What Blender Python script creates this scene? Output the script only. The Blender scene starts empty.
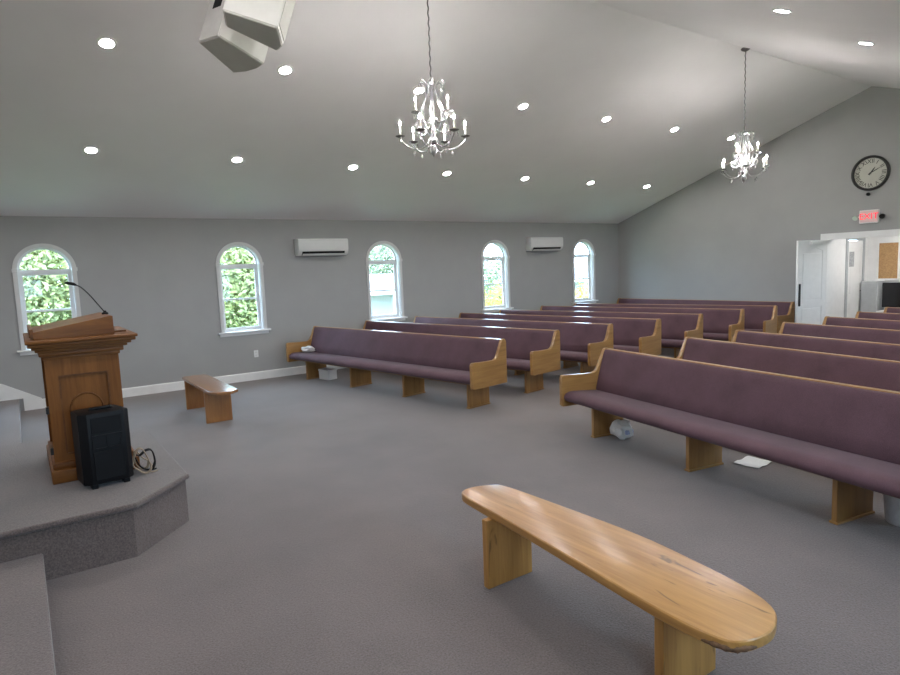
import bpy, bmesh, math, random
from mathutils import Vector, Matrix
random.seed(7)
PI = math.pi
scene = bpy.context.scene
C = scene.collection

# ------------------------------------------------------------------ room measures
W2, WID = 5.643, 11.286          # ridge x, room width
HW, HR = 2.73765, 4.66642        # wall height, ridge height
L = 12.66                        # back wall
FRONT = -5.0                     # wall behind the stage
SLOPE = (HR - HW) / W2

def ceil_z(x):
    return HW + SLOPE * x if x <= W2 else HR - SLOPE * (x - W2)

# ------------------------------------------------------------------ materials
def new_mat(name):
    m = bpy.data.materials.new(name)
    m.use_nodes = True
    nt = m.node_tree
    nt.nodes.clear()
    out = nt.nodes.new('ShaderNodeOutputMaterial')
    b = nt.nodes.new('ShaderNodeBsdfPrincipled')
    nt.links.new(b.outputs[0], out.inputs[0])
    return m, nt, b, out

def coords(nt, scale=(1, 1, 1), kind='Object'):
    tc = nt.nodes.new('ShaderNodeTexCoord')
    mp = nt.nodes.new('ShaderNodeMapping')
    mp.inputs['Scale'].default_value = scale
    nt.links.new(tc.outputs[kind], mp.inputs[0])
    return mp.outputs[0]

def noise(nt, vec, scale, detail=4, rough=.6, dist=0):
    n = nt.nodes.new('ShaderNodeTexNoise')
    n.inputs['Scale'].default_value = scale
    n.inputs['Detail'].default_value = detail
    n.inputs['Roughness'].default_value = rough
    n.inputs['Distortion'].default_value = dist
    nt.links.new(vec, n.inputs['Vector'])
    return n.outputs['Fac']

def ramp(nt, fac, stops):
    r = nt.nodes.new('ShaderNodeValToRGB')
    e = r.color_ramp.elements
    while len(e) < len(stops):
        e.new(.5)
    for i, (p, c) in enumerate(stops):
        e[i].position = p
        e[i].color = (*c, 1)
    nt.links.new(fac, r.inputs[0])
    return r.outputs[0]

def bump(nt, b, fac, strength, dist=.002):
    n = nt.nodes.new('ShaderNodeBump')
    n.inputs['Strength'].default_value = strength
    n.inputs['Distance'].default_value = dist
    nt.links.new(fac, n.inputs['Height'])
    nt.links.new(n.outputs[0], b.inputs['Normal'])

def plain(name, col, rough=.5, metal=0, var=.06, scale=9, bstr=0, spec=.5):
    m, nt, b, _ = new_mat(name)
    v = coords(nt)
    f = noise(nt, v, scale)
    lo = tuple(c * (1 - var) for c in col)
    hi = tuple(min(1, c * (1 + var)) for c in col)
    nt.links.new(ramp(nt, f, [(.3, lo), (.7, hi)]), b.inputs['Base Color'])
    b.inputs['Roughness'].default_value = rough
    b.inputs['Metallic'].default_value = metal
    b.inputs['Specular IOR Level'].default_value = spec
    if bstr:
        bump(nt, b, noise(nt, v, scale * 30, 2), bstr, .001)
    return m

def wood(name, dark, light, axis='x', rough=.3, scale=1.0, coat=.3, spec=.5, knots=0):
    m, nt, b, _ = new_mat(name)
    s = {'x': (.9, 14, 14), 'y': (14, .9, 14), 'z': (14, 14, .9)}[axis]
    v = coords(nt, tuple(k * scale for k in s))
    f = noise(nt, v, 2.2, 7, .65, .9)
    s2 = {'x': (.35, 3, 3), 'y': (3, .35, 3), 'z': (3, 3, .35)}[axis]
    g = noise(nt, coords(nt, s2), 2.0, 3, .5, .4)
    mx = nt.nodes.new('ShaderNodeMath')
    mx.operation = 'MULTIPLY_ADD'
    nt.links.new(g, mx.inputs[0])
    mx.inputs[1].default_value = .55
    ad = nt.nodes.new('ShaderNodeMath')
    ad.operation = 'MULTIPLY'
    nt.links.new(f, ad.inputs[0])
    ad.inputs[1].default_value = .5
    nt.links.new(ad.outputs[0], mx.inputs[2])
    mid = tuple((a + c) / 2 for a, c in zip(dark, light))
    col = ramp(nt, mx.outputs[0], [(.36, dark), (.5, mid), (.64, light)])
    if knots:
        s3 = {'x': (2.2, 9, 9), 'y': (9, 2.2, 9), 'z': (9, 9, 2.2)}[axis]
        kf = noise(nt, coords(nt, s3), 1.7, 2, .5, 1.2)
        kc = ramp(nt, kf, [(.66, (1, 1, 1)), (.74, (1 - knots, 1 - knots, 1 - knots))])
        ml = nt.nodes.new('ShaderNodeMix')
        ml.data_type = 'RGBA'
        ml.blend_type = 'MULTIPLY'
        ml.inputs[0].default_value = 1
        nt.links.new(col, ml.inputs[6])
        nt.links.new(kc, ml.inputs[7])
        col = ml.outputs[2]
    nt.links.new(col, b.inputs['Base Color'])
    b.inputs['Roughness'].default_value = rough
    b.inputs['Specular IOR Level'].default_value = spec
    b.inputs['Coat Weight'].default_value = coat
    b.inputs['Coat Roughness'].default_value = .2
    bump(nt, b, f, .12, .001)
    return m

def fabric(name, dark, light, scale=260):
    m, nt, b, _ = new_mat(name)
    v = coords(nt)
    f = noise(nt, v, scale, 2, .7)
    g = noise(nt, v, 3, 3)
    a = nt.nodes.new('ShaderNodeMath')
    a.operation = 'MULTIPLY_ADD'
    nt.links.new(g, a.inputs[0])
    a.inputs[1].default_value = .35
    k = nt.nodes.new('ShaderNodeMath')
    k.operation = 'MULTIPLY'
    nt.links.new(f, k.inputs[0])
    k.inputs[1].default_value = .65
    nt.links.new(k.outputs[0], a.inputs[2])
    nt.links.new(ramp(nt, a.outputs[0], [(.35, dark), (.65, light)]), b.inputs['Base Color'])
    b.inputs['Roughness'].default_value = .8
    b.inputs['Sheen Weight'].default_value = .12
    b.inputs['Sheen Roughness'].default_value = .4
    bump(nt, b, f, .25, .002)
    return m

def emit(name, col, strength):
    m = bpy.data.materials.new(name)
    m.use_nodes = True
    nt = m.node_tree
    nt.nodes.clear()
    out = nt.nodes.new('ShaderNodeOutputMaterial')
    e = nt.nodes.new('ShaderNodeEmission')
    e.inputs[0].default_value = (*col, 1)
    e.inputs[1].default_value = strength
    nt.links.new(e.outputs[0], out.inputs[0])
    return m

def glass_mat():
    m = bpy.data.materials.new('window_glass')
    m.use_nodes = True
    nt = m.node_tree
    nt.nodes.clear()
    out = nt.nodes.new('ShaderNodeOutputMaterial')
    t = nt.nodes.new('ShaderNodeBsdfTransparent')
    t.inputs[0].default_value = (.93, .96, .95, 1)
    g = nt.nodes.new('ShaderNodeBsdfGlossy')
    g.inputs['Roughness'].default_value = .02
    lw = nt.nodes.new('ShaderNodeLayerWeight')
    lw.inputs[0].default_value = .5
    pw = nt.nodes.new('ShaderNodeMath')
    pw.operation = 'POWER'
    nt.links.new(lw.outputs['Facing'], pw.inputs[0])
    pw.inputs[1].default_value = 5
    f = nt.nodes.new('ShaderNodeMath')
    f.operation = 'MULTIPLY_ADD'
    nt.links.new(pw.outputs[0], f.inputs[0])
    f.inputs[1].default_value = .9
    f.inputs[2].default_value = .012
    mx = nt.nodes.new('ShaderNodeMixShader')
    nt.links.new(f.outputs[0], mx.inputs[0])
    nt.links.new(t.outputs[0], mx.inputs[1])
    nt.links.new(g.outputs[0], mx.inputs[2])
    nt.links.new(mx.outputs[0], out.inputs[0])
    return m

def bulb_glass():
    m = bpy.data.materials.new('glowing_bulb_glass')
    m.use_nodes = True
    nt = m.node_tree
    nt.nodes.clear()
    out = nt.nodes.new('ShaderNodeOutputMaterial')
    t = nt.nodes.new('ShaderNodeBsdfTransparent')
    e = nt.nodes.new('ShaderNodeEmission')
    e.inputs[0].default_value = (1, .96, .9, 1)
    e.inputs[1].default_value = 1.6
    a = nt.nodes.new('ShaderNodeAddShader')
    nt.links.new(t.outputs[0], a.inputs[0])
    nt.links.new(e.outputs[0], a.inputs[1])
    nt.links.new(a.outputs[0], out.inputs[0])
    return m

M = {}
M['wall'] = plain('painted_wall', (.35, .352, .347), .75, var=.03, scale=2, bstr=.05)
M['ceil'] = plain('painted_ceiling', (.85, .83, .845), .7, var=.02, scale=1.2, bstr=.05)
M['white'] = plain('white_paint', (.80, .80, .79), .4, var=.03)
M['casing'] = plain('casing_paint', (.62, .62, .61), .45, var=.03)
M['vinyl'] = plain('white_vinyl', (.78, .79, .80), .35, var=.02)
M['oak_x'] = wood('oak_along', (.225, .107, .03), (.39, .212, .071), 'x')
M['oak_y'] = wood('oak_across', (.225, .107, .03), (.39, .212, .071), 'y')
M['oak_z'] = wood('oak_upright', (.205, .097, .026), (.36, .188, .06), 'z')
M['lect_z'] = wood('lectern_oak_upright', (.088, .028, .006), (.215, .085, .019), 'z', .55, 1, .03, .2)
M['lect_x'] = wood('lectern_oak_along', (.068, .022, .005), (.165, .064, .015), 'x', .5, 1, .05, .25)
M['lect_y'] = wood('lectern_oak_across', (.088, .028, .006), (.215, .085, .019), 'y', .5, 1, .06, .25)
M['pine_x'] = wood('pine_slab', (.27, .112, .023), (.53, .276, .078), 'x', .3, .6, .35, .5, .55)
M['pine_z'] = wood('pine_board', (.23, .095, .02), (.45, .227, .064), 'z', .35, .6, .2, .4, .5)
M['red_x'] = wood('reddish_slab', (.20, .08, .026), (.35, .165, .06), 'x', .2, 1, .5)
M['red_z'] = wood('reddish_board', (.21, .08, .02), (.36, .155, .042), 'z', .35)
M['seat'] = fabric('mauve_upholstery', (.057, .024, .032), (.128, .062, .081))
M['black'] = plain('black_plastic', (.005, .0055, .007), .5, var=.1, spec=.2)
M['grille'] = plain('black_grille', (.007, .0075, .009), .6, 0, var=.3, spec=.15, scale=200)
M['dark'] = plain('dark_metal', (.03, .03, .03), .35, .7)
M['silver'] = plain('polished_silver', (.40, .40, .41), .3, 1.0)
M['bobeche'] = plain('dark_silver', (.20, .20, .20), .3, .9)
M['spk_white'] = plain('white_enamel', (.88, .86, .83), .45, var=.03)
M['spk_under'] = plain('shaded_underside_and_grille', (.62, .61, .57), .5, var=.03)  # darker copy of the white enamel: underside shade as colour; also the grille
M['cream'] = plain('cream_candle', (.85, .82, .75), .5)
M['paper'] = plain('white_paper', (.82, .82, .82), .8, var=.02)
M['cloth'] = plain('white_cloth', (.66, .64, .62), .9, var=.08)
M['plastic_bag'] = plain('white_plastic', (.62, .64, .68), .4, var=.1, scale=30)
M['cork'] = plain('cork', (.40, .24, .11), .9, var=.2, scale=40)
M['grey_paint'] = plain('grey_enamel_paint', (.40, .42, .43), .5)
M['ac'] = plain('ac_plastic', (.70, .70, .69), .4, var=.02)
M['brown_paint'] = plain('tan_rubber', (.34, .27, .20), .8)
M['dial'] = plain('cream_dial', (.50, .50, .44), .6, var=.06)
M['ink'] = plain('black_ink', (.03, .03, .03), .6)
M['roof'] = plain('grey_shingle', (.11, .11, .12), .9, var=.25, scale=6)
M['siding'] = plain('white_siding', (.26, .26, .27), .7)
M['bark'] = plain('bark', (.16, .11, .07), .9, var=.4, scale=20)
M['lawn'] = plain('lawn_grass', (.15, .205, .075), .95, var=.3, scale=3)
def leaves(name, col, scale):
    m = plain(name, col, .7, var=.25, scale=scale)
    nt = m.node_tree
    b = nt.nodes['Principled BSDF']
    out = nt.nodes['Material Output']
    t = nt.nodes.new('ShaderNodeBsdfTranslucent')
    t.inputs[0].default_value = (col[0] * 1.15, col[1] * 1.1, col[2] * .8, 1)
    a = nt.nodes.new('ShaderNodeMixShader')
    a.inputs[0].default_value = .5
    nt.links.new(b.outputs[0], a.inputs[1])
    nt.links.new(t.outputs[0], a.inputs[2])
    nt.links.new(a.outputs[0], out.inputs[0])
    return m
M['leaf'] = leaves('green_leaves', (.215, .245, .12), 4)
M['leaf_pale'] = leaves('pale_green_leaves', (.16, .19, .14), 4)
M['leaf_yellow'] = leaves('yellow_green_leaves', (.22, .20, .05), 6)
M['glass'] = glass_mat()
M['bark_edge'] = plain('bark_edge_wood', (.13, .065, .03), .7, var=.6, scale=35, bstr=.4)
M['win_dark'] = plain('dark_window', (.12, .15, .18), .15)
M['can'] = emit('recessed_lamp_lens', (1.0, .965, .945), 215)
M['bulb_glass'] = bulb_glass()
M['bulb'] = emit('candle_filament_glow', (1.0, .955, .91), 2050)
M['foyer_fill'] = emit('added_foyer_lens', (1.0, .98, .96), 72)  # glow of the light added to brighten the foyer
M['exit_red'] = emit('exit_letters_glow', (1.0, .06, .09), 1.15)
M['exit_face'] = plain('exit_sign_face', (.80, .62, .60), .5)
M['head_green'] = plain('lamp_head_glass', (.55, .65, .56), .2)
M['crystal'] = None
m_, nt_, b_, _o = new_mat('crystal')
b_.inputs['Base Color'].default_value = (.93, .93, .93, 1)
b_.inputs['Roughness'].default_value = .03
b_.inputs['Transmission Weight'].default_value = .9
b_.inputs['IOR'].default_value = 1.5
M['crystal'] = m_

def carpet():
    m, nt, b, _ = new_mat('loop_carpet')
    v = coords(nt)
    vo = nt.nodes.new('ShaderNodeTexVoronoi')
    vo.inputs['Scale'].default_value = 95
    nt.links.new(v, vo.inputs['Vector'])
    f = noise(nt, v, 105, 3, .8)
    g = noise(nt, v, 1.1, 4, .6)
    a = nt.nodes.new('ShaderNodeMath')
    a.operation = 'MULTIPLY_ADD'
    nt.links.new(f, a.inputs[0])
    a.inputs[1].default_value = .75
    k = nt.nodes.new('ShaderNodeMath')
    k.operation = 'MULTIPLY'
    nt.links.new(g, k.inputs[0])
    k.inputs[1].default_value = .25
    nt.links.new(k.outputs[0], a.inputs[2])
    nt.links.new(ramp(nt, a.outputs[0], [(.34, (.058, .0435, .040)), (.66, (.188, .148, .138))]), b.inputs['Base Color'])
    b.inputs['Roughness'].default_value = .85
    b.inputs['Sheen Weight'].default_value = .3
    b.inputs['Sheen Roughness'].default_value = .5
    bump(nt, b, vo.outputs['Distance'], .35, .004)
    return m
M['carpet'] = carpet()

# ------------------------------------------------------------------ mesh helpers
class MB:
    def __init__(s):
        s.bm = bmesh.new()

    def faces(s, vs, fs):
        v = [s.bm.verts.new(p) for p in vs]
        for f in fs:
            try:
                s.bm.faces.new([v[i] for i in f])
            except ValueError:
                pass
        return s

    def box(s, x0, x1, y0, y1, z0, z1, bev=0):
        b = bmesh.new()
        bmesh.ops.create_cube(b, size=1)
        for v in b.verts:
            v.co = ((x0 + x1) / 2 + v.co.x * (x1 - x0), (y0 + y1) / 2 + v.co.y * (y1 - y0), (z0 + z1) / 2 + v.co.z * (z1 - z0))
        if bev:
            bmesh.ops.bevel(b, geom=b.edges[:], offset=bev, segments=2, affect='EDGES', profile=.5)
        return s.merge(b)

    def merge(s, b, mat=None):
        if mat:
            bmesh.ops.transform(b, matrix=mat, verts=b.verts)
        me = bpy.data.meshes.new('tmp')
        b.to_mesh(me)
        b.free()
        s.bm.from_mesh(me)
        bpy.data.meshes.remove(me)
        return s

    def prism(s, prof, a0, a1, axis='x', bev=0):
        """profile of pairs swept along an axis; pairs are the two other axes in xyz order"""
        b = bmesh.new()
        def P(u, w, a):
            return {'x': (a, u, w), 'y': (u, a, w), 'z': (u, w, a)}[axis]
        r0 = [b.verts.new(P(u, w, a0)) for u, w in prof]
        r1 = [b.verts.new(P(u, w, a1)) for u, w in prof]
        n = len(prof)
        b.faces.new(r0)
        b.faces.new(r1[::-1])
        for i in range(n):
            b.faces.new((r0[i], r1[i], r1[(i + 1) % n], r0[(i + 1) % n]))
        bmesh.ops.recalc_face_normals(b, faces=b.faces)
        if bev:
            ed = [e for e in b.edges if len({f for f in e.link_faces}) == 2 and any(len(f.verts) > 4 or n == 4 for f in e.link_faces)]
            bmesh.ops.bevel(b, geom=ed, offset=bev, segments=2, affect='EDGES', profile=.5)
        return s.merge(b)

    def tube(s, pts, r, n=8):
        pts = [Vector(p) for p in pts]
        rad = r if isinstance(r, (list, tuple)) else [r] * len(pts)
        b = bmesh.new()
        rings = []
        up = None
        for i, p in enumerate(pts):
            t = (pts[min(i + 1, len(pts) - 1)] - pts[max(i - 1, 0)]).normalized()
            if up is None:
                up = Vector((0, 0, 1)) if abs(t.z) < .9 else Vector((1, 0, 0))
            x = (up - t * up.dot(t)).normalized()
            up = x
            y = t.cross(x)
            rings.append([b.verts.new(p + (x * math.cos(2 * PI * k / n) + y * math.sin(2 * PI * k / n)) * rad[i]) for k in range(n)])
        for a, c in zip(rings, rings[1:]):
            for k in range(n):
                b.faces.new((a[k], a[(k + 1) % n], c[(k + 1) % n], c[k]))
        b.faces.new(rings[0][::-1])
        b.faces.new(rings[-1])
        bmesh.ops.recalc_face_normals(b, faces=b.faces)
        return s.merge(b)

    def lathe(s, prof, n=16, mat=None):
        """profile (r, z) about local z"""
        b = bmesh.new()
        rings = []
        for r, z in prof:
            if r < 1e-5:
                rings.append([b.verts.new((0, 0, z))])
            else:
                rings.append([b.verts.new((r * math.cos(2 * PI * k / n), r * math.sin(2 * PI * k / n), z)) for k in range(n)])
        for a, c in zip(rings, rings[1:]):
            for k in range(n):
                k2 = (k + 1) % n
                if len(a) == 1 and len(c) == 1:
                    continue
                if len(a) == 1:
                    b.faces.new((a[0], c[k], c[k2]))
                elif len(c) == 1:
                    b.faces.new((a[k], a[k2], c[0]))
                else:
                    b.faces.new((a[k], a[k2], c[k2], c[k]))
        if len(rings[0]) > 1:
            b.faces.new(rings[0])
        if len(rings[-1]) > 1:
            b.faces.new(rings[-1])
        bmesh.ops.recalc_face_normals(b, faces=b.faces)
        return s.merge(b, mat)

    def plate(s, outline, holes, a0, a1, plane='yz'):
        """flat plate with holes; outline pairs lie in the named plane, thickness a0..a1 on the other axis"""
        cu = bpy.data.curves.new('t', 'CURVE')
        cu.dimensions = '2D'
        cu.fill_mode = 'BOTH'
        cu.extrude = abs(a1 - a0) / 2
        for poly in [outline] + list(holes):
            sp = cu.splines.new('POLY')
            sp.points.add(len(poly) - 1)
            for q, (u, w) in zip(sp.points, poly):
                q.co = (u, w, 0, 1)
            sp.use_cyclic_u = True
        ob = bpy.data.objects.new('t', cu)
        C.objects.link(ob)
        dg = bpy.context.evaluated_depsgraph_get()
        dg.update()
        me = bpy.data.meshes.new_from_object(ob.evaluated_get(dg))
        b = bmesh.new()
        b.from_mesh(me)
        bpy.data.meshes.remove(me)
        bpy.data.objects.remove(ob)
        bpy.data.curves.remove(cu)
        bmesh.ops.remove_doubles(b, verts=b.verts, dist=1e-5)
        c = (a0 + a1) / 2
        for v in b.verts:
            u, w, t = v.co
            v.co = {'yz': (t + c, u, w), 'xz': (u, t + c, w), 'xy': (u, w, t + c)}[plane]
        bmesh.ops.recalc_face_normals(b, faces=b.faces)
        return s.merge(b)

    def build(s, name, mat, parent=None, smooth=None, loc=None, rotz=0):
        me = bpy.data.meshes.new(name)
        s.bm.to_mesh(me)
        s.bm.free()
        if smooth:
            for p in me.polygons:
                p.use_smooth = True
            me.set_sharp_from_angle(angle=math.radians(smooth))
        me.materials.append(M[mat] if isinstance(mat, str) else mat)
        o = bpy.data.objects.new(name, me)
        C.objects.link(o)
        if parent:
            o.parent = parent
        if loc:
            o.location = loc
        if rotz:
            o.rotation_euler.z = rotz
        return o

def tag(o, label, cat, group=None):
    o['label'] = label
    o['category'] = cat
    if group:
        o['group'] = group
    return o

def thing(name, label, cat, loc=(0, 0, 0), rotz=0, group=None):
    o = bpy.data.objects.new(name, None)
    o.empty_display_size = .1
    C.objects.link(o)
    o.location = loc
    o.rotation_euler = (0, 0, rotz)
    return tag(o, label, cat, group)

def struct(o):
    o['kind'] = 'structure'
    return o

def struct_empty(name, loc=(0, 0, 0), rotz=0):
    o = bpy.data.objects.new(name, None)
    o.empty_display_size = .1
    C.objects.link(o)
    o.location = loc
    o.rotation_euler = (0, 0, rotz)
    o['kind'] = 'structure'
    return o

def copy_tree(o, parent=None):
    c = o.copy()
    C.objects.link(c)
    if parent:
        c.parent = parent
    for ch in list(o.children):
        copy_tree(ch, c)
    return c

def smooth_curve(pts, n=6):
    """Catmull-Rom through points"""
    P = [Vector(p) for p in pts]
    P = [P[0] * 2 - P[1]] + P + [P[-1] * 2 - P[-2]]
    out = []
    for i in range(1, len(P) - 2):
        a, b, c, d = P[i - 1:i + 3]
        for k in range(n):
            t = k / n
            out.append(.5 * ((2 * b) + (c - a) * t + (2 * a - 5 * b + 4 * c - d) * t * t + (3 * b - a - 3 * c + d) * t ** 3))
    out.append(P[-2])
    return out

def arch(hw, z0, zs, rise, n=24):
    """arched outline: flat bottom z0, spring zs"""
    p = [(-hw, z0), (hw, z0)]
    for k in range(n + 1):
        a = PI * k / n
        p.append((hw * math.cos(a), zs + rise * math.sin(a)))
    return p

def text_mesh(mb, txt, size, depth, mat):
    cu = bpy.data.curves.new('t', 'FONT')
    cu.body = txt
    cu.size = size
    cu.extrude = depth
    cu.align_x = 'CENTER'
    cu.align_y = 'CENTER'
    ob = bpy.data.objects.new('t', cu)
    C.objects.link(ob)
    dg = bpy.context.evaluated_depsgraph_get()
    dg.update()
    me = bpy.data.meshes.new_from_object(ob.evaluated_get(dg))
    b = bmesh.new()
    b.from_mesh(me)
    bpy.data.meshes.remove(me)
    bpy.data.objects.remove(ob)
    bpy.data.curves.remove(cu)
    mb.merge(b, mat)
    return mb

# ------------------------------------------------------------------ room shell
WIN_Y = [.37976 + 2.75307 * i for i in range(5)]
ZO, ZS = .86, 1.985                                 # window opening bottom, spring
HI, RI = .335, .322                                  # opening half width, arch rise
T = .16                                             # wall thickness

struct(MB().box(0, WID, FRONT, L + T, -.12, 0).build('floor', 'carpet'))
holes = [[(y + u, z) for u, z in arch(HI, ZO, ZS, RI)] for y in WIN_Y]
outl = [(FRONT, 0), (L, 0), (L, HW), (FRONT, HW)]
struct(MB().plate(outl, holes, -T, 0, 'yz').build('wall_left', 'wall'))
struct(MB().plate(outl, holes, WID, WID + T, 'yz').build('wall_right', 'wall'))
OX0, OX1, OZ = 4.98, 6.32, 2.055                    # doorway in the back wall
gable = [(-T, 0), (OX0, 0), (OX0, OZ), (OX1, OZ), (OX1, 0), (WID + T, 0), (WID + T, HW - SLOPE * T), (W2, HR), (-T, HW - SLOPE * T)]
struct(MB().plate(gable, [], L, L + T, 'xz').build('wall_back', 'wall'))
gf = [(-T, 0), (WID + T, 0), (WID + T, HW - SLOPE * T), (W2, HR), (-T, HW - SLOPE * T)]
struct(MB().plate(gf, [], FRONT - T, FRONT, 'xz').build('wall_front', 'wall'))
for nm, (xa, xb) in {'ceiling': (-T, W2), 'ceiling.001': (W2, WID + T)}.items():
    za = HW - SLOPE * T if xa < 0 else HR
    zb = HR if xb == W2 else HW - SLOPE * T
    struct(MB().prism([(xa, za), (xb, zb), (xb, zb + .15), (xa, za + .15)], FRONT - T, L + T, 'y').build(nm, 'ceil'))
struct(MB().prism([(0, 0), (.02, 0), (.02, .125), (.012, .14), (0, .14)], -.05, L, 'y').build('baseboard_left', 'white'))
struct(MB().prism([(WID, 0), (WID - .02, 0), (WID - .02, .125), (WID - .012, .14), (WID, .14)], -.05, L, 'y').build('baseboard_right', 'white'))
bb = MB()
for xa, xb in ((.02, 4.86), (6.44, WID - .02)):
    bb.prism([(L, 0), (L - .02, 0), (L - .02, .125), (L - .012, .14), (L, .14)], xa, xb, 'x')
struct(bb.build('baseboard_back', 'white'))
# baseboard that follows the stage steps up the left wall
struct(MB().plate([(.17, 0), (.17, .15), (-.28, .42), (-.75, .50), (-.75, .36), (-.37, .36), (-.37, .18), (-.05, .18), (-.05, 0)], [], 0, .022, 'yz').build('trim_1', 'white'))

# ------------------------------------------------------------------ windows
def make_window(name, loc, rotz):
    r = struct_empty(name, loc, rotz)
    c = MB().plate(arch(.3875, ZO - .02, ZS, .372), [arch(HI, ZO, ZS, RI)], 0, .022, 'yz')
    for sg in (-1, 1):
        y0 = sg * .363
        c.box(-.001, .032, y0 - .036, y0 + .036, ZS - .03, ZS + .025, .004)
    c.build('casing', 'casing', r)
    MB().plate(arch(HI - .001, ZO + .001, ZS, RI - .001), [arch(HI - .010, ZO + .010, ZS, RI - .010)], -T + .005, .001, 'yz').build('jamb_liner', 'vinyl', r)
    f = MB().plate(arch(HI - .010, ZO + .010, ZS, RI - .010), [arch(HI - .036, ZS + .005, ZS + .01, RI - .042), [(-.302, ZO + .032), (.302, ZO + .032), (.302, ZS - .045), (-.302, ZS - .045)]], -.135, -.085, 'yz')
    f.build('window_frame', 'vinyl', r)
    for nm, z0, z1, x in (('lower_sash', ZO + .033, 1.415, -.10), ('upper_sash', 1.385, ZS - .046, -.122)):
        s = MB().plate([(-.302, z0), (.302, z0), (.302, z1), (-.302, z1)], [[(-.274, z0 + .03), (.274, z0 + .03), (.274, z1 - .028), (-.274, z1 - .028)]], x - .011, x + .011, 'yz').build(nm, 'vinyl', r)
        MB().box(x - .003, x + .003, -.275, .275, z0 + .029, z1 - .027).build('pane', 'glass', s)
    MB().plate(arch(HI - .035, ZS + .004, ZS + .01, RI - .041), [], -.113, -.107, 'yz').build('pane', 'glass', r)
    s = MB()
    s.box(-.08, .07, -.44, .44, ZO - .022, ZO + .004, .005)
    s.box(0, .022, -.41, .41, ZO - .07, ZO - .022)
    s.build('window_sill', 'white', r)
    return r
w0 = make_window('window_1', (0, WIN_Y[0], 0), 0)
for i, y in enumerate(WIN_Y):
    if i:
        w = copy_tree(w0)
        w.name = 'window_%d' % (i + 1)
        w.location = (0, y, 0)
    w = copy_tree(w0)
    w.name = 'window_%d' % (i + 6)
    w.location = (WID, y, 0)
    w.rotation_euler = (0, 0, PI)

# ------------------------------------------------------------------ stage
st = struct_empty('stage', (0, 0, 0))
SF, SB = -.012, -.36
BX0, BX1 = 3.90, 6.30
bay = [(BX0, FRONT), (BX1, FRONT), (BX1, .49), (5.885, .895), (BX0 + .42, .895), (BX0, .49)]
MB().prism(bay, 0, .325, 'z').prism([(x + (.022 if x > 5 else -.022), y + (.022 if y > 0 else 0)) for x, y in bay], .322, .36, 'z', .013).build('pulpit_bay', 'carpet', st)
for a, b in ((0.0, BX0), (BX1, WID)):
    MB().box(a, b, SB, SF if a > 1 else -.10, 0, .18, .01).build('step', 'carpet', st)
    MB().box(a, b, FRONT, SB, 0, .36, .01).build('stage_deck', 'carpet', st)

# ------------------------------------------------------------------ pews
PL = 4.35
def make_pew(label):
    r = thing('pew', label, 'pew')
    h = PL / 2
    prof = [(.045, .30), (.045, .82), (.036, .85), (.018, .866), (-.012, .868), (-.034, .86), (-.052, .825), (-.112, .70), (-.135, .655), (-.165, .628), (-.205, .618),
            (-.40, .622), (-.565, .632), (-.59, .625), (-.602, .60), (-.602, .32), (-.585, .30)]
    for sg in (-1, 1):
        a, b = (h - .045, h) if sg > 0 else (-h, -h + .045)
        MB().prism(prof, a, b, 'x', .006).build('end_panel', 'oak_y', r)
    xi = h - .046
    # back board and its cap
    MB().prism([(.03, .31), (.012, .31), (-.03, .40), (.012, .846), (.03, .846)], -xi, xi, 'x').build('back_panel', 'oak_x', r)
    MB().prism([(.034, .84), (.034, .856), (.028, .861), (-.018, .861), (-.023, .858), (-.023, .846)], -xi, xi, 'x').build('top_rail', 'oak_x', r)
    # upholstered back
    bk = [(-.034, .852), (-.024, .854), (-.024, .84), (-.012, .835), (-.03, .64), (-.075, .405), (-.15, .42), (-.162, .45), (-.135, .55), (-.098, .68), (-.06, .80), (-.046, .84)]
    MB().prism(bk, -xi, xi, 'x').build('back_cushion', 'seat', r, 40)
    st_ = [(-.10, .355), (-.10, .425), (-.20, .435), (-.35, .447), (-.46, .455), (-.515, .453), (-.553, .438), (-.574, .412), (-.574, .385), (-.556, .36), (-.52, .347), (-.46, .345)]
    MB().prism(st_, -xi, xi, 'x').build('seat_cushion', 'seat', r, 40)
    MB().box(-xi, xi, -.45, 0, .318, .346, .004).build('seat_board', 'oak_x', r)
    for k in range(4):
        x = -h + .285 + (PL - .57) * k / 3
        lg = MB().box(x - .018, x + .018, -.40, -.01, .016, .319, .003).build('leg', 'oak_z', r)
        MB().box(x - .03, x + .03, -.405, -.005, 0, .017, .003).build('floor_cleat', 'oak_y', lg)
    return r
ORD = ['front', 'second', 'third', 'fourth', 'fifth', 'sixth', 'seventh', 'rearmost']
LP = [(4.60, 5.02, 9.9), (4.39, 6.18, 10.4), (4.42, 7.26, 10.5), (4.52, 8.27, 10.2), (4.54, 9.36, 11.0), (4.57, 10.56, 11.4), (4.66, 11.5, 11.0), (4.44, 12.56, 0)]
RP = [(6.13, 5.16, -9.5), (6.23, 6.48, -11.6), (6.28, 7.46, -10.6), (6.24, 8.68, -10.8), (6.30, 9.76, -10.6), (6.31, 10.78, -10.4), (6.31, 11.81, -10.3)]
proto = None
for side, spots in (('left', LP), ('right', RP)):
    for i, (x, y, a) in enumerate(spots):
        if side == 'left' and i == 7:
            lab = 'mauve upholstered oak pew standing straight against the back wall'
        else:
            lab = '%s mauve upholstered oak pew of the %s block, counted from the pulpit' % (ORD[i], side)
        if proto is None:
            o = proto = make_pew(lab)
        else:
            o = copy_tree(proto)
        a = math.radians(a)
        s = -1 if side == 'left' else 1
        o.location = (x + s * PL / 2 * math.cos(a), y + s * PL / 2 * math.sin(a), 0)
        o.rotation_euler = (0, 0, a)
        tag(o, lab, 'pew', 'upholstered pews in the %s block' % side)

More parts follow.
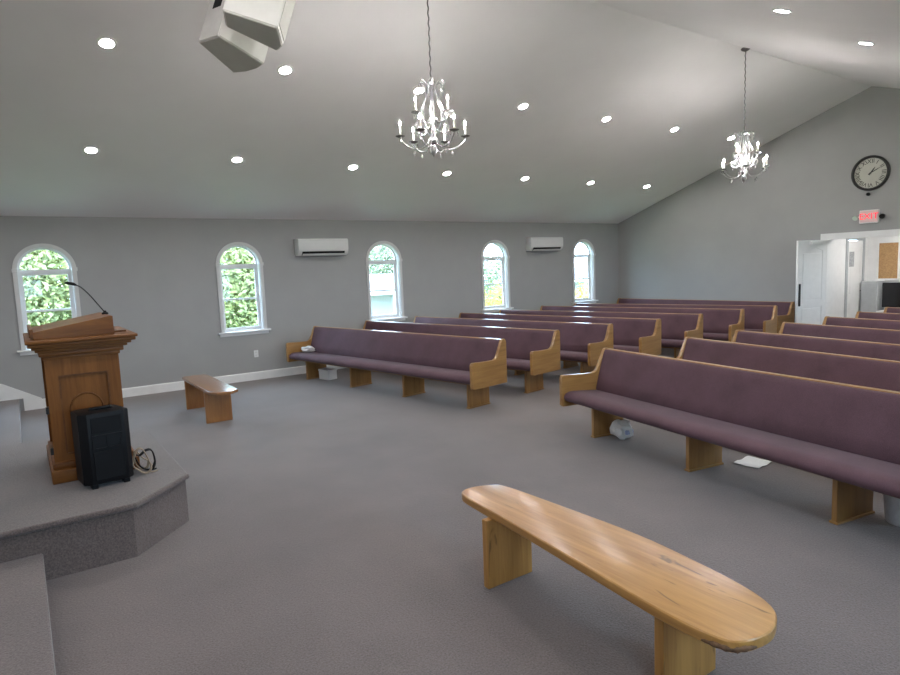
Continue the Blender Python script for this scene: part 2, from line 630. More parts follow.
# ------------------------------------------------------------------ benches
def spline_outline(pts, n=5):
    P = pts
    out = []
    N = len(P)
    for i in range(N):
        a, b, c, d = (Vector(P[(i + k) % N]) for k in (-1, 0, 1, 2))
        for k in range(n):
            t = k / n
            v = .5 * ((2 * b) + (c - a) * t + (2 * a - 5 * b + 4 * c - d) * t * t + (3 * b - a - 3 * c + d) * t ** 3)
            out.append((v.x, v.y))
    return out

def slab(outline, z0, z1, bev):
    b = bmesh.new()
    vs = [b.verts.new((u, w, z0)) for u, w in outline]
    f = b.faces.new(vs)
    r = bmesh.ops.extrude_face_region(b, geom=[f])
    for v in r['geom']:
        if isinstance(v, bmesh.types.BMVert):
            v.co.z = z1
    bmesh.ops.recalc_face_normals(b, faces=b.faces)
    ed = [e for e in b.edges if abs(e.verts[0].co.z - e.verts[1].co.z) < 1e-6]
    bmesh.ops.bevel(b, geom=ed, offset=bev, segments=3, affect='EDGES', profile=.6)
    return MB().merge(b)

bo = thing('wooden_bench', 'honey coloured slab bench with rounded ends in the foreground', 'bench', (8.62, 2.16, 0))
pts = [(7.72, 2.08), (7.675, 2.175), (7.72, 2.30), (7.81, 2.362), (8.23, 2.392), (8.75, 2.412), (9.11, 2.38), (9.32, 2.346), (9.455, 2.30), (9.53, 2.235), (9.572, 2.115), (9.548, 1.985), (9.475, 1.932), (9.24, 1.925), (8.78, 1.972), (8.25, 2.025), (7.90, 2.05)]
slab(spline_outline([(x - 8.62, y - 2.16) for x, y in pts]), .393, .44, .012).build('seat_slab', 'pine_x', bo, 35)
for x, y0, y1 in ((8.04 - 8.62, 2.0 - 2.16, 2.325 - 2.16), (9.19 - 8.62, 1.985 - 2.16, 2.35 - 2.16)):
    MB().box(x - .022, x + .022, y0, y1, 0, .394, .004).build('leg', 'pine_z', bo)
be = smooth_curve([(.80, -.236, .406), (.855, -.229, .41), (.902, -.199, .407), (.93, -.172, .412), (.947, -.13, .41)], 4)
MB().tube(be, [.003 + .010 * math.sin(PI * (k + .5) / len(be)) * (1 + .3 * math.sin(k * 2.3)) for k in range(len(be))], 8).build('bark_edge', 'bark_edge', bo, 60)['label'] = 'dark strip of bark left on the slab edge'
for x0, x1, sg in ((-.558, -.45, 1), (.548, .44, -1)):
    MB().prism([(x0, .393), (x1, .393), (x0, .29)], .012, .04, 'y').build('brace', 'pine_x', bo)

bo = thing('wooden_bench', 'short reddish wooden bench across the carpet near the second window', 'bench', (2.35, 1.93, 0))
o2 = [(-.80, -.12), (-.74, -.165), (.66, -.165), (.82, -.10), (.83, .08), (.74, .165), (-.74, .165), (-.80, .12)]
slab(o2, .40, .437, .008).build('seat_slab', 'red_x', bo, 35)
for x in (-.655, .41):
    MB().box(x - .02, x + .02, -.155, .16, 0, .40, .004).build('leg', 'red_z', bo)
MB().box(-.63, .385, -.01, .02, .31, .40, .003).build('stretcher', 'red_x', bo)

# ------------------------------------------------------------------ lectern
LX, LY = 5.05, .355
le = thing('lectern', 'carved oak lectern with a slanted reading top on the carpeted platform', 'lectern', (LX, LY, .36))
hx, hy = .385, .236
b = MB()
b.box(-.47, .47, -.265, .30, 0, .095, .008)
b.box(-.43, .43, -.252, .272, .095, .14, .012)
b.build('plinth', 'lect_y', le, 30)
b = MB()
b.box(-hx + .02, hx - .024, -hy + .02, hy - .02, .105, .885)
b.build('body', 'lect_z', le)
# side frames with an arch panel: right side (+x) and left side (-x), front (+y)
def framed(ang, half, depth, nm):
    rot = Matrix.Rotation(ang, 4, 'Z')
    f = bmesh.new()
    t = MB().plate([(-half, .105), (half, .105), (half, .885), (-half, .885)], [[(-half + .075, .18), (half - .075, .18), (half - .075, .765), (-half + .075, .765)]], depth - .024, depth, 'yz')
    me = bpy.data.meshes.new('t')
    t.bm.to_mesh(me)
    t.bm.free()
    f.from_mesh(me)
    bpy.data.meshes.remove(me)
    m = MB().merge(f, rot)
    o = m.build(nm, 'lect_z', le)
    w = min(.105, half - .12)
    a = [(w * 1.0 * u / .105, z) for u, z in [(-.105, .23)]]
    pts = [(-w, .24)] + [(-w, .46)] + [(-w * math.cos(k * PI / 16), .50 + .115 * math.sin(k * PI / 16)) for k in range(17)] + [(w, .46), (w, .24)]
    g = bmesh.new()
    tt = MB().tube([(depth - .022, u, z) for u, z in pts], .007, 6)
    tt.plate([(-half + .075, .18), (half - .075, .18), (half - .075, .765), (-half + .075, .765)], [[(-half + .087, .192), (half - .087, .192), (half - .087, .753), (-half + .087, .753)]], depth - .02, depth - .004, 'yz')
    me = bpy.data.meshes.new('t')
    tt.bm.to_mesh(me)
    tt.bm.free()
    g.from_mesh(me)
    bpy.data.meshes.remove(me)
    MB().merge(g, rot).build('arch_moulding', 'lect_x', o)
framed(0, hy, hx, 'side_panel')
framed(PI, hy, hx, 'side_panel')
framed(PI / 2, hx - .0245, hy, 'front_panel')
b = MB()
for o_, z0, z1 in ((.012, .885, .91), (.035, .91, .945), (.06, .945, .965), (.085, .965, .985), (.112, .985, 1.01)):
    b.box(-hx - o_, hx + o_, -hy - o_ * .8, hy + o_, z0, z1, .006)
b.build('cornice', 'lect_y', le, 30)
MB().box(-hx - .13, hx + .13, -hy - .10, hy + .125, 1.01, 1.032, .006).build('top_board', 'lect_y', le, 30)
DX = .36
MB().prism([(-.285, 1.032), (.225, 1.032), (.225, 1.165), (.205, 1.168), (-.285, 1.083)], -DX, DX, 'x', .004).build('reading_desk', 'lect_y', le)
MB().box(-DX, DX, -.305, -.28, 1.045, 1.108, .005).build('book_ledge', 'lect_x', le)
for z in (.22, .52):
    MB().box(hx - .05, hx - .005, -hy - .02, -hy + .004, z - .025, z + .025, .004).build('hinge', 'dark', le)
# microphone on the lectern
mi = thing('gooseneck_microphone', 'thin black gooseneck microphone rising from the lectern top', 'microphone', (5.08, .565, 1.526))
MB().lathe([(.024, 0), (.024, .012), (.012, .02), (.008, .03)], 14).build('base', 'black', mi, 40)
gp = smooth_curve([(0, 0, .015), (0, -.045, .085), (0, -.095, .16), (0, -.145, .218), (0, -.185, .243)], 5)
MB().tube(gp, .0045, 8).build('gooseneck', 'dark', mi, 60)
MB().tube([(0, -.175, .238), (0, -.195, .247), (0, -.235, .256), (0, -.25, .258)], [.007, .012, .012, .007], 10).build('microphone_head', 'black', mi, 60)
bkx = MB().box(-.10, .10, -.045, .045, 0, .012, .002).build('flat_board', 'lect_x', None, None, (5.20, .63, 1.3935))
tag(bkx, 'small flat wooden board lying on the lectern cornice beside the reading top', 'board')

# ------------------------------------------------------------------ portable loudspeaker
sp = thing('loudspeaker', 'black portable loudspeaker standing on the platform in front of the lectern', 'speaker', (5.70, .415, .36), .10)
fp = [(.115, -.105), (.13, -.08), (.13, .12), (.115, .145), (-.08, .12), (-.10, .10), (-.10, -.10), (-.08, -.12)]
fp = [(.10, -.165), (.135, -.115), (.135, .115), (.10, .15), (-.10, .12), (-.13, .10), (-.13, -.14), (-.10, -.17)]
MB().prism(fp, .03, .53, 'z', .012).build('cabinet', 'black', sp, 30)
gr = MB().box(.134, .142, -.095, .095, .06, .26, .003)
gr.build('lower_grille', 'grille', sp)
MB().box(.134, .140, -.095, .095, .39, .50, .003).build('horn_grille', 'grille', sp)
MB().plate([(-.095, .275), (.095, .275), (.095, .375), (-.095, .375)], [[(-.08, .285), (-.008, .285), (-.008, .365), (-.08, .365)], [(.008, .285), (.08, .285), (.08, .365), (.008, .365)]], .134, .145, 'yz').build('front_ports', 'black', sp)
MB().tube([(0, -.07, .525), (0, -.06, .54), (0, .06, .54), (0, .07, .525)], .011, 8).build('carry_handle', 'black', sp, 50)
for y in (-.10, .10):
    MB().box(.05, .12, y - .02, y + .02, 0, .032, .004).build('foot', 'black', sp)
    MB().box(-.10, -.06, y * .8 - .02, y * .8 + .02, 0, .032, .004).build('foot', 'black', sp)
for k, (m, lab, dy, s) in enumerate((('brown_paint', 'loop of pale cable hanging beside the black loudspeaker', .0, 1.0), ('black', 'loop of black cable beside the black loudspeaker', .03, 1.12), ('brown_paint', 'tan cable coiled on the platform behind the black loudspeaker', .015, .8))):
    pts = []
    xc = 5.69 - .062 * k
    for q in range(28):
        a = 2 * PI * q / 9.0
        pts.append((xc + .02 * math.cos(a * .37 + k), .645 + dy + .06 * s * math.cos(a), .368 + .10 * s * (1 + math.sin(a - .4)) * (.55 + .45 * math.sin(q * .7 + k) ** 2)))
    pts += [(xc, .70 + .02 * k, .367), (xc - .01, .75, .367)]
    o = MB().tube(smooth_curve(pts, 4), .0045, 6).build('speaker_cable', m, None, 60)
    tag(o, lab, 'cable')

# ------------------------------------------------------------------ small things on the floor and seats
def crumple(w, d, h, seed, nu=14, nv=9):
    rr = random.Random(seed)
    b = bmesh.new()
    bmesh.ops.create_icosphere(b, subdivisions=3, radius=1)
    for v in b.verts:
        n = v.co.normalized()
        k = 1 + .22 * math.sin(5 * n.x + seed) * math.cos(4 * n.y + 2 * n.z) + rr.uniform(-.1, .1)
        v.co = Vector((n.x * w / 2 * k, n.y * d / 2 * k, max(-.98, n.z * k) * h / 2 + h / 2))
    for v in b.verts:
        v.co.z = max(0, v.co.z)
    return MB().merge(b)
bagt = thing('plastic_bag', 'crumpled white plastic bag under the front pew of the right block', 'bag', (6.56, 4.90, 0))
crumple(.24, .16, .19, 3).build('bag_body', 'paper', bagt)
MB().box(.10, .122, -.06, .04, .07, .11).build('printed_patch', plain('faded_blue_print', (.38, .42, .60), .6), bagt)
b = bmesh.new()
bmesh.ops.create_grid(b, x_segments=10, y_segments=8, size=.5)
for v in b.verts:
    v.co = Vector((v.co.x * .22, v.co.y * .27, .004 + .012 * abs(v.co.x) + .010 * math.sin(v.co.y * 5) ** 2))
bmesh.ops.solidify(b, geom=b.faces[:], thickness=.001)
o = MB().merge(b).build('paper_sheet', 'paper', None, 60, (7.83, 5.11, 0), .06)
tag(o, 'white paper sheet lying on the carpet under the front pew of the right block', 'paper')
bu = thing('bucket', 'white plastic bucket on the carpet under the front right pew at the picture edge', 'bucket', (9.10, 4.66, 0))
MB().lathe([(0, 0), (.095, 0), (.10, .01), (.118, .21), (.124, .215), (.124, .232), (.116, .232), (.098, .03), (0, .025)], 24).build('bucket_body', 'plastic_bag', bu, 40)
MB().tube([(.128 * math.cos(a), .128 * math.sin(a), .215 - .05 * math.sin(a)) for a in [PI * k / 12 for k in range(13)]], .003, 6).build('handle', 'silver', bu, 60)
def on_pew(i, s, d):
    x, y, a = LP[i]
    a = math.radians(a)
    return (x - (PL - s) * math.cos(a) + d * math.sin(a), y - (PL - s) * math.sin(a) - d * math.cos(a))
q = on_pew(0, .26, .33)
tag(crumple(.30, .20, .10, 5).build('folded_cloth', 'cloth', None, None, (*q, .457), .3), 'crumpled white cloth lying on the front left pew at the wall end', 'cloth')
q = on_pew(0, .56, .16)
bx = thing('storage_box', 'small white box on the carpet under the wall end of the front left pew', 'box', (*q, 0), .25)
MB().box(-.13, .13, -.09, .09, 0, .15, .006).build('box_body', 'paper', bx)
MB().box(-.137, .137, -.097, .097, .145, .175, .005).build('lid', 'paper', bx)

# ------------------------------------------------------------------ recessed lights
ang = math.atan(SLOPE)
def make_can(label, x, y):
    r = thing('recessed_ceiling_light', label, 'ceiling light')
    MB().lathe([(.066, -.002), (.066, -.008), (.082, -.009), (.09, -.004), (.09, .0), (.066, .0)], 28).build('trim_ring', 'white', r, 40)
    b = bmesh.new()
    bmesh.ops.create_circle(b, cap_ends=True, radius=.06, segments=28)
    for v in b.verts:
        v.co.z = -.006
    for f in b.faces:
        if f.normal.z > 0:
            f.normal_flip()
    MB().merge(b).build('lens', 'can', r)
    return r
NTH = ['first', 'second', 'third', 'fourth', 'fifth', 'sixth', 'seventh']
can0 = None
rows = [(1.8605, .915, 'lower row on the left ceiling slope', True), (3.784, .935, 'upper row on the left ceiling slope', True), (7.502, -.916, 'right', False), (9.425, -.916, 'right', False)]
for x, y0, rn, seen in rows:
    for k in range(-2, 7):
        y = y0 + 1.746 * k
        if y < -3.6:
            continue
        if x == 7.502 and k in (4, 5):
            lab = 'recessed light on the right ceiling slope, %s the rear chandelier' % ('high above and right of' if k == 4 else 'right of and nearest to the clock side of')
            lab = ('recessed light at the very top of the picture, right of the ridge' if k == 4 else 'recessed light right of the ridge, above the wall clock')
            g = 'recessed lights on the right slope'
        elif seen and k >= 0:
            lab = '%s round recessed light from the pulpit end, %s' % (NTH[k], rn)
            g = 'recessed lights in the ' + rn
        else:
            lab = 'recessed light on the ceiling outside the picture'
            g = 'recessed lights outside the picture'
        if can0 is None:
            o = can0 = make_can(lab, x, y)
        else:
            o = copy_tree(can0)
        o.location = (x, y, ceil_z(x) - .001)
        o.rotation_euler = (0, -ang if x < W2 else ang, 0)
        tag(o, lab, 'ceiling light', g)

# ------------------------------------------------------------------ chandeliers
def make_chandelier(label, zt):
    """root at the middle of the lamp ring; zt = height of the ridge above it"""
    r = thing('chandelier', label, 'chandelier')
    MB().lathe([(0, zt), (.065, zt), (.065, zt - .012), (.045, zt - .03), (.012, zt - .045), (0, zt - .045)], 24).build('ceiling_canopy', 'bobeche', r, 40)
    pts = [(.0035 * math.sin(k * 1.3), .0035 * math.cos(k * 1.3), zt - .04 - (zt - .04 - .50) * k / 60) for k in range(61)]
    MB().tube(pts, .0065, 8).build('chain', 'bobeche', r, 50)
    MB().lathe([(0, .53), (.008, .53), (.02, .51), (.035, .495), (.02, .48), (.012, .46), (.022, .43), (.014, .40), (.012, .30), (.028, .26), (.034, .22), (.02, .17), (.012, .12), (.013, .04), (.03, .0), (.05, -.03), (.05, -.05), (.025, -.08), (.03, -.105), (.038, -.13), (.028, -.155), (.01, -.175), (0, -.19)], 18).build('centre_column', 'silver', r, 40)
    def lamp(arm, x, y, z):
        MB().lathe([(0, z - .012), (.012, z - .012), (.042, z), (.046, z + .006), (.014, z + .004), (.014, z + .018), (0, z + .018)], 14, Matrix.Translation((x, y, 0))).build('candle_cup', 'bobeche', arm, 40)
        MB().lathe([(0, z + .012), (.0115, z + .012), (.0115, z + .095), (0, z + .095)], 12, Matrix.Translation((x, y, 0))).build('candle_sleeve', 'cream', arm, 40)
        MB().lathe([(0, z + .095), (.007, z + .097), (.012, z + .115), (.011, z + .128), (.005, z + .15), (0, z + .16)], 8, Matrix.Translation((x, y, 0))).build('bulb', 'bulb_glass', arm, 60)
        MB().lathe([(0, z + .103), (.0036, z + .105), (.0036, z + .135), (0, z + .137)], 6, Matrix.Translation((x, y, 0))).build('filament', 'bulb', arm)
    def drop(x, y, z, s=1):
        MB().lathe([(0, 0), (.003, -.004 * s), (.0095 * s, -.024 * s), (.006 * s, -.038 * s), (0, -.045 * s)], 6, Matrix.Translation((x, y, z))).build('crystal_drop', 'crystal', r)
    for k in range(6):
        a = math.radians(5 + 60 * k)
        c, s = math.cos(a), math.sin(a)
        P = [(.03, -.03), (.06, -.075), (.11, -.11), (.18, -.115), (.25, -.085), (.30, -.035), (.31, -.008)]
        arm = MB().tube(smooth_curve([(q * c, q * s, z) for q, z in P], 5), .0065, 8).build('arm', 'silver', r, 60)
        lamp(arm, .31 * c, .31 * s, 0)
        for da in (-.14, .14):
            drop(.31 * math.cos(a + da), .31 * math.sin(a + da), -.004)
        drop(.18 * c, .18 * s, -.125, 1.2)
        # scroll frame
        a2 = a + math.radians(30)
        c, s = math.cos(a2), math.sin(a2)
        P = [(.115, .445), (.13, .475), (.115, .50), (.085, .495), (.055, .46), (.05, .40), (.075, .33), (.105, .26), (.11, .18), (.085, .10), (.04, .03), (.025, -.02)]
        MB().tube(smooth_curve([(q * c, q * s, z) for q, z in P], 5), .006, 8).build('scroll', 'silver', r, 60)
        drop(.12 * c, .12 * s, .44, 1.1)
        drop(.108 * c, .108 * s, .235, 1.2)
        a3 = a + math.radians(15)
        P = [(.025, .10), (.07, .05), (.13, .04), (.17, .075), (.165, .115), (.135, .115), (.13, .09)]
        MB().tube(smooth_curve([(q * math.cos(a3), q * math.sin(a3), z) for q, z in P], 5), .0048, 6).build('scroll', 'silver', r, 60)
        drop(.15 * math.cos(a3), .15 * math.sin(a3), .04)
    for k in range(3):
        a = math.radians(25 + 120 * k)
        c, s = math.cos(a), math.sin(a)
        P = [(.02, .16), (.06, .125), (.11, .12), (.155, .15), (.172, .19)]
        arm = MB().tube(smooth_curve([(q * c, q * s, z) for q, z in P], 5), .006, 8).build('arm', 'silver', r, 60)
        lamp(arm, .172 * c, .172 * s, .205)
        for da in (-.25, .25):
            drop(.172 * math.cos(a + da), .172 * math.sin(a + da), .20)
    return r
ZC = 3.02
ch = make_chandelier('silver candle chandelier nearer the pulpit, hung high over the carpet', HR - ZC - .002)
ch.location = (W2, 3.37, ZC)
c2 = copy_tree(ch)
c2.location = (W2, 8.66, ZC)
tag(c2, 'silver candle chandelier further back, hung in front of the clock wall', 'chandelier')
for c_ in (ch, c2):
    c_['group'] = 'candle chandeliers on the ridge'

# ------------------------------------------------------------------ ceiling speakers
u = Vector((0, .35, 1)).normalized()
def ceiling_speaker(label, base, hgt, front, slot, tops):
    P = [Vector(p) for p in base]
    c = sum(P, Vector()) / len(P)
    r = thing('hanging_speaker', label, 'speaker', c)
    n = len(P)
    b = bmesh.new()
    lo = [b.verts.new(p - c) for p in P]
    hi = [b.verts.new(p - c + u * hgt) for p in P]
    b.faces.new(hi)
    b.faces.new(lo[::-1])
    for i in range(n):
        b.faces.new((lo[i], lo[(i + 1) % n], hi[(i + 1) % n], hi[i]))
    bmesh.ops.recalc_face_normals(b, faces=b.faces)
    bmesh.ops.bevel(b, geom=b.edges[:], offset=.006, segments=2, affect='EDGES')
    MB().merge(b).build('cabinet', 'spk_white', r)
    cc = Vector((0, 0, 0))
    b = bmesh.new()
    ins = [b.verts.new((p - c) * .93 - u * .004) for p in P]
    ins2 = [b.verts.new((p - c) * .93 + u * .004) for p in P]
    b.faces.new(ins[::-1])
    b.faces.new(ins2)
    for i in range(n):
        b.faces.new((ins[i], ins[(i + 1) % n], ins2[(i + 1) % n], ins2[i]))
    bmesh.ops.recalc_face_normals(b, faces=b.faces)
    MB().merge(b).build('shaded_underside', 'spk_under', r)  # same white cabinet underneath, its shade painted in with the darker enamel
    # front grille on the named edge
    def panel(i, nm, mat, z0, z1, m, out=.006):
        A, B = P[i] - c, P[(i + 1) % n] - c
        d = (B - A)
        nrm = d.cross(u).normalized()
        if nrm.dot((A + B) / 2) < 0:
            nrm = -nrm
        b = bmesh.new()
        vs = []
        for k in (-.004, out):
            for s_, h_ in ((m, z0), (1 - m, z0), (1 - m, z1), (m, z1)):
                vs.append(b.verts.new(A + d * s_ + u * h_ + nrm * k))
        for f in ((0, 1, 2, 3), (4, 5, 6, 7), (0, 1, 5, 4), (1, 2, 6, 5), (2, 3, 7, 6), (3, 0, 4, 7)):
            b.faces.new([vs[q] for q in f])
        bmesh.ops.recalc_face_normals(b, faces=b.faces)
        MB().merge(b).build(nm, mat, r)
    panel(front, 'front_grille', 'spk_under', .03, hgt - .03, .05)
    if slot is not None:
        panel(slot, 'input_slot', 'black', .24, .56, .30, .002)
    t = c + u * hgt
    zc = ceil_z(t.x)
    MB().tube([t - c - u * .02, (t.x - c.x, t.y - c.y, zc - c.z)], .018, 10).build('mounting_pole', 'spk_white', r, 50)
    MB().lathe([(0, 0), (.07, 0), (.07, -.012), (0, -.012)], 18, Matrix.Translation((t.x - c.x, t.y - c.y, zc - c.z)) @ Matrix.Rotation(-ang if t.x < W2 else ang, 4, 'Y')).build('ceiling_plate', 'spk_white', r)
    return r
arc = [(6.00, 1.66, 3.33)]
ceiling_speaker('white trapezoid loudspeaker hung from the ceiling, the lower and left of the pair', [(5.81, 1.25, 3.472), (6.08, 1.32, 3.447), (6.00, 1.66, 3.328), (5.87, 1.655, 3.330), (5.72, 1.62, 3.342), (5.58, 1.56, 3.363)], .72, 3, 0, 0)
RS = [(6.29, 1.30, 3.54), (6.45, 1.61, 3.43), (6.24, 1.72, 3.39), (6.13, 1.72, 3.39), (6.10, 1.37, 3.51)]
cam0 = Vector((10.677, 0, 1.78))
kk = .975
RS = [tuple(cam0 + (Vector(p) - cam0) * kk) for p in RS]
ceiling_speaker('white trapezoid loudspeaker hung from the ceiling, the upper and right of the pair', RS, .72, 1, None, 0)

# ------------------------------------------------------------------ left wall fittings
def make_ac(label, y0, y1):
    r = thing('mini_split_unit', label, 'air conditioner', (0, (y0 + y1) / 2, 2.10))
    h = (y1 - y0) / 2
    prof = [(.001, .0), (.12, .0), (.165, .03), (.185, .07), (.20, .12), (.20, .27), (.18, .295), (.001, .295)]
    MB().prism(prof, -h, h, 'y', .006).build('housing', 'ac', r, 30)
    MB().prism([(.13, .004), (.167, .030), (.187, .068), (.189, .072), (.16, .045), (.125, .009)], -h + .07, h - .07, 'y').build('air_outlet', 'black', r)
    MB().prism([(.145, -.004), (.175, .020), (.18, .028), (.176, .032), (.14, .003)], -h + .08, h - .08, 'y').build('louvre', 'ac', r)
    return r
make_ac('white wall air conditioner above the front left pews, between second and third windows', 4.11, 5.06)
make_ac('white wall air conditioner between the fourth and fifth windows, further back', 9.53, 10.52)
ol = thing('wall_outlet', 'white electrical outlet low on the left wall right of the second window', 'outlet', (0, 3.30, .45))
MB().box(0, .008, -.038, .038, -.06, .06, .003).build('cover_plate', 'white', ol)
for z in (-.026, .026):
    MB().box(.007, .0105, -.017, .017, z - .014, z + .014, .002).build('socket', 'ac', ol)

# ------------------------------------------------------------------ back wall: clock, exit sign, camera
ck = thing('wall_clock', 'large round black rimmed wall clock with roman numerals', 'clock', (5.68, L, 3.17))
R90 = Matrix.Rotation(PI / 2, 4, 'X')
MB().lathe([(.262, 0), (.262, .02), (.265, .045), (.285, .055), (.305, .04), (.305, 0)], 48, R90).build('rim', 'ink', ck, 40)
MB().lathe([(0, 0), (.266, 0), (.266, .014), (0, .014)], 48, R90).build('dial', 'dial', ck, 40)
ROM = ['XII', 'I', 'II', 'III', 'IIII', 'V', 'VI', 'VII', 'VIII', 'IX', 'X', 'XI']
for k, t in enumerate(ROM):
    a = 2 * PI * k / 12
    m = Matrix.Translation((.205 * math.sin(a), -.015, .205 * math.cos(a))) @ Matrix.Rotation(a, 4, 'Y') @ R90
    text_mesh(MB(), t, .10, .0015, m).build('numeral', 'ink', ck)
b = MB()
for k in range(60):
    a = 2 * PI * k / 60
    q = bmesh.new()
    bmesh.ops.create_cube(q, size=1)
    b.merge(q, Matrix.Rotation(a, 4, 'Y') @ Matrix.Translation((0, -.0145, .253)) @ Matrix.Diagonal((.003, .002, .012, 1)))
b.build('minute_track', 'ink', ck)
for nm, a, ln, w, d in (('hour_hand', 37, .13, .018, -.020), ('minute_hand', 62, .19, .012, -.025)):
    b = MB().prism([(-w / 2, -.04), (w / 2, -.04), (w * .6, ln * .6), (0, ln), (-w * .6, ln * .6)], d - .002, d, 'y')
    b.bm.transform(Matrix.Rotation(math.radians(a), 4, 'Y'))
    b.build(nm, 'ink', ck)
MB().lathe([(0, .014), (.014, .014), (.014, .03), (0, .03)], 14, R90).build('centre_boss', 'ink', ck)
ex = thing('exit_sign', 'white and red lit exit sign with two lamp heads above the doorway', 'sign', (5.69, L, 2.41))
MB().box(-.155, .155, -.05, 0, -.115, .115, .006).build('housing', 'white', ex)
MB().box(-.14, .14, -.054, -.049, -.10, .10).build('face_plate', 'exit_face', ex)
text_mesh(MB(), 'EXIT', .15, .002, Matrix.Translation((0, -.056, .0)) @ R90).build('letters', 'exit_red', ex)
for sx, mt in ((-1, 'head_green'), (1, 'dark')):
    hd = MB().lathe([(0, 0), (.03, 0), (.045, .03), (.045, .05), (0, .052)], 16, Matrix.Translation((sx * .215, -.03, .005)) @ Matrix.Rotation(PI / 2 + .5, 4, 'X')).build('lamp_head', mt, ex, 40)
    MB().tube([(sx * .15, -.025, 0), (sx * .195, -.025, .002)], .012, 8).build('bracket', 'white', hd)
cm = thing('dome_camera', 'tiny black camera on the wall just under the clock', 'camera', (5.655, L, 2.805))
MB().lathe([(0, 0), (.03, 0), (.03, .015), (0, .016)], 16, R90).build('mount', 'black', cm, 40)
MB().lathe([(0, .015), (.026, .016), (.028, .04), (.018, .062), (0, .068)], 16, R90).build('lens_housing', 'black', cm, 50)

# ------------------------------------------------------------------ doorway, open door and foyer
d = MB()
d.box(OX0 - .11, OX0 + .012, L - .022, L + T + .02, 0, OZ - .012)
d.box(OX1 - .012, OX1 + .11, L - .022, L + T + .02, 0, OZ - .012)
d.box(OX0 - .11, OX1 + .11, L - .022, L + T + .02, OZ - .012, OZ + .10)
struct(d.build('trim_2', 'white'))
def panel_door(name, loc, rotz, w, h, arched, mat='white'):
    """hinge at local origin, leaf along -x, thickness y 0..-.04"""
    r = struct_empty(name, loc, rotz)
    m = .095
    if arched:
        top = [(-w + m, .92)] + [(-m, .92)] + [(-m, h - .20)]
        top += [(-m - (w - 2 * m) * k / 12, h - .20 + .07 * math.sin(PI * k / 12)) for k in range(1, 12)] + [(-w + m, h - .20)]
    else:
        top = [(-w + m, .92), (-m, .92), (-m, h - .13), (-w + m, h - .13)]
    low = [(-w + m, .22), (-m, .22), (-m, .80), (-w + m, .80)]
    MB().plate([(-w, .01), (0, .01), (0, h), (-w, h)], [top, low], -.04, 0, 'xz').build('door_leaf', mat, r)
    MB().box(-w + m - .01, -m + .01, -.028, -.012, .21, h - .12).build('recessed_panel', mat, r)
    q = MB()
    for z0, z1 in ((.25, .77), (.95, h - .24)):
        q.box(-w + m + .035, -m - .035, -.036, -.004, z0, z1, .006)
    q.build('raised_field', mat, r)
    return r
a = math.radians(73)
d1 = panel_door('door_1', (OX0 - .02, L - .03, 0), a, .69, 2.04, True)
MB().box(-.665, -.625, -.062, -.04, .82, 1.24, .008).build('pull_handle', 'dark', d1)
q = MB().box(-.42, -.14, -.085, -.04, 1.955, 2.015, .006)
q.tube([(-.2, -.06, 2.015), (-.05, -.10, 2.03), (.07, -.07, 2.04)], .009, 6)
q.build('door_closer', 'white', d1)
FX0, FX1, FY, FZ = 4.90, 7.6, 14.62, 2.42
struct(MB().box(FX0 - .1, FX1 + .1, L + T, FY + .1, -.12, 0).build('floor.001', 'carpet'))
struct(MB().box(FX0 - .1, FX1 + .1, L + T, FY + .1, FZ, FZ + .1).build('ceiling.002', 'white'))
struct(MB().plate([(L + T, 0), (13.70, 0), (13.70, 2.03), (14.36, 2.03), (14.36, 0), (FY, 0), (FY, FZ), (L + T, FZ)], [], FX0 - .1, FX0, 'yz').build('wall_foyer_left', 'white'))
struct(MB().box(FX1, FX1 + .1, L + T, FY, 0, FZ).build('wall_foyer_right', 'white'))
struct(MB().box(FX0 - .1, FX1 + .1, FY, FY + .1, 0, FZ).build('wall_foyer_back', 'white'))
t = MB()
t.box(FX0 - .1, FX0 + .02, 13.62, 13.70, 0, 2.03)
t.box(FX0 - .1, FX0 + .02, 14.36, 14.44, 0, 2.03)
t.box(FX0 - .1, FX0 + .02, 13.62, 14.44, 2.03, 2.11)
struct(t.build('trim_3', 'grey_paint'))
d2 = panel_door('door_2', (FX0 - .03, 14.355, 0), PI / 2, .65, 2.02, False)
d2.rotation_euler = (0, 0, PI / 2)
MB().lathe([(0, 0), (.012, 0), (.012, .03), (.03, .045), (.03, .065), (0, .075)], 14, Matrix.Translation((-.06, -.04, 1.0)) @ R90).build('door_knob', 'dark', d2, 50)
no = MB().box(0, .006, -.10, .10, -.15, .15).build('posted_notice', plain('grey_print', (.36, .37, .38), .7, var=.3, scale=30), None, None, (FX0 + .012, 13.86, 1.65))
tag(no, 'grey framed notice on the white foyer door', 'notice')
cb = thing('cork_board', 'white framed cork board on the foyer wall seen through the doorway', 'notice board', (5.285, FY, 1.59))
MB().plate([(-.21, -.40), (.21, -.40), (.21, .40), (-.21, .40)], [[(-.172, -.36), (.172, -.36), (.172, .36), (-.172, .36)]], -.03, 0, 'xz').build('board_frame', 'white', cb)
MB().box(-.173, .173, -.014, -.002, -.361, .361).build('cork_panel', 'cork', cb)
gc = thing('metal_cabinet', 'low grey cabinet in the foyer corner under the cork board', 'cabinet', (5.09, 14.42, 0))
MB().box(-.15, .15, -.18, .18, 0, 1.19, .006).build('cabinet_body', 'grey_paint', gc)
MB().box(-.135, .135, -.19, -.18, .05, 1.15, .004).build('cabinet_door', 'grey_paint', gc)
ts = thing('tv_stand', 'white stand carrying the black television in the foyer', 'stand', (5.66, 14.32, 0))
MB().box(-.38, .38, -.2, .2, .56, .60, .004).build('stand_top', 'white', ts)
for sx in (-1, 1):
    MB().box(sx * .36 - .02, sx * .36 + .02, -.19, .19, 0, .56, .003).build('side_panel', 'white', ts)
MB().box(-.34, .34, .17, .19, .02, .56).build('back_panel', 'white', ts)
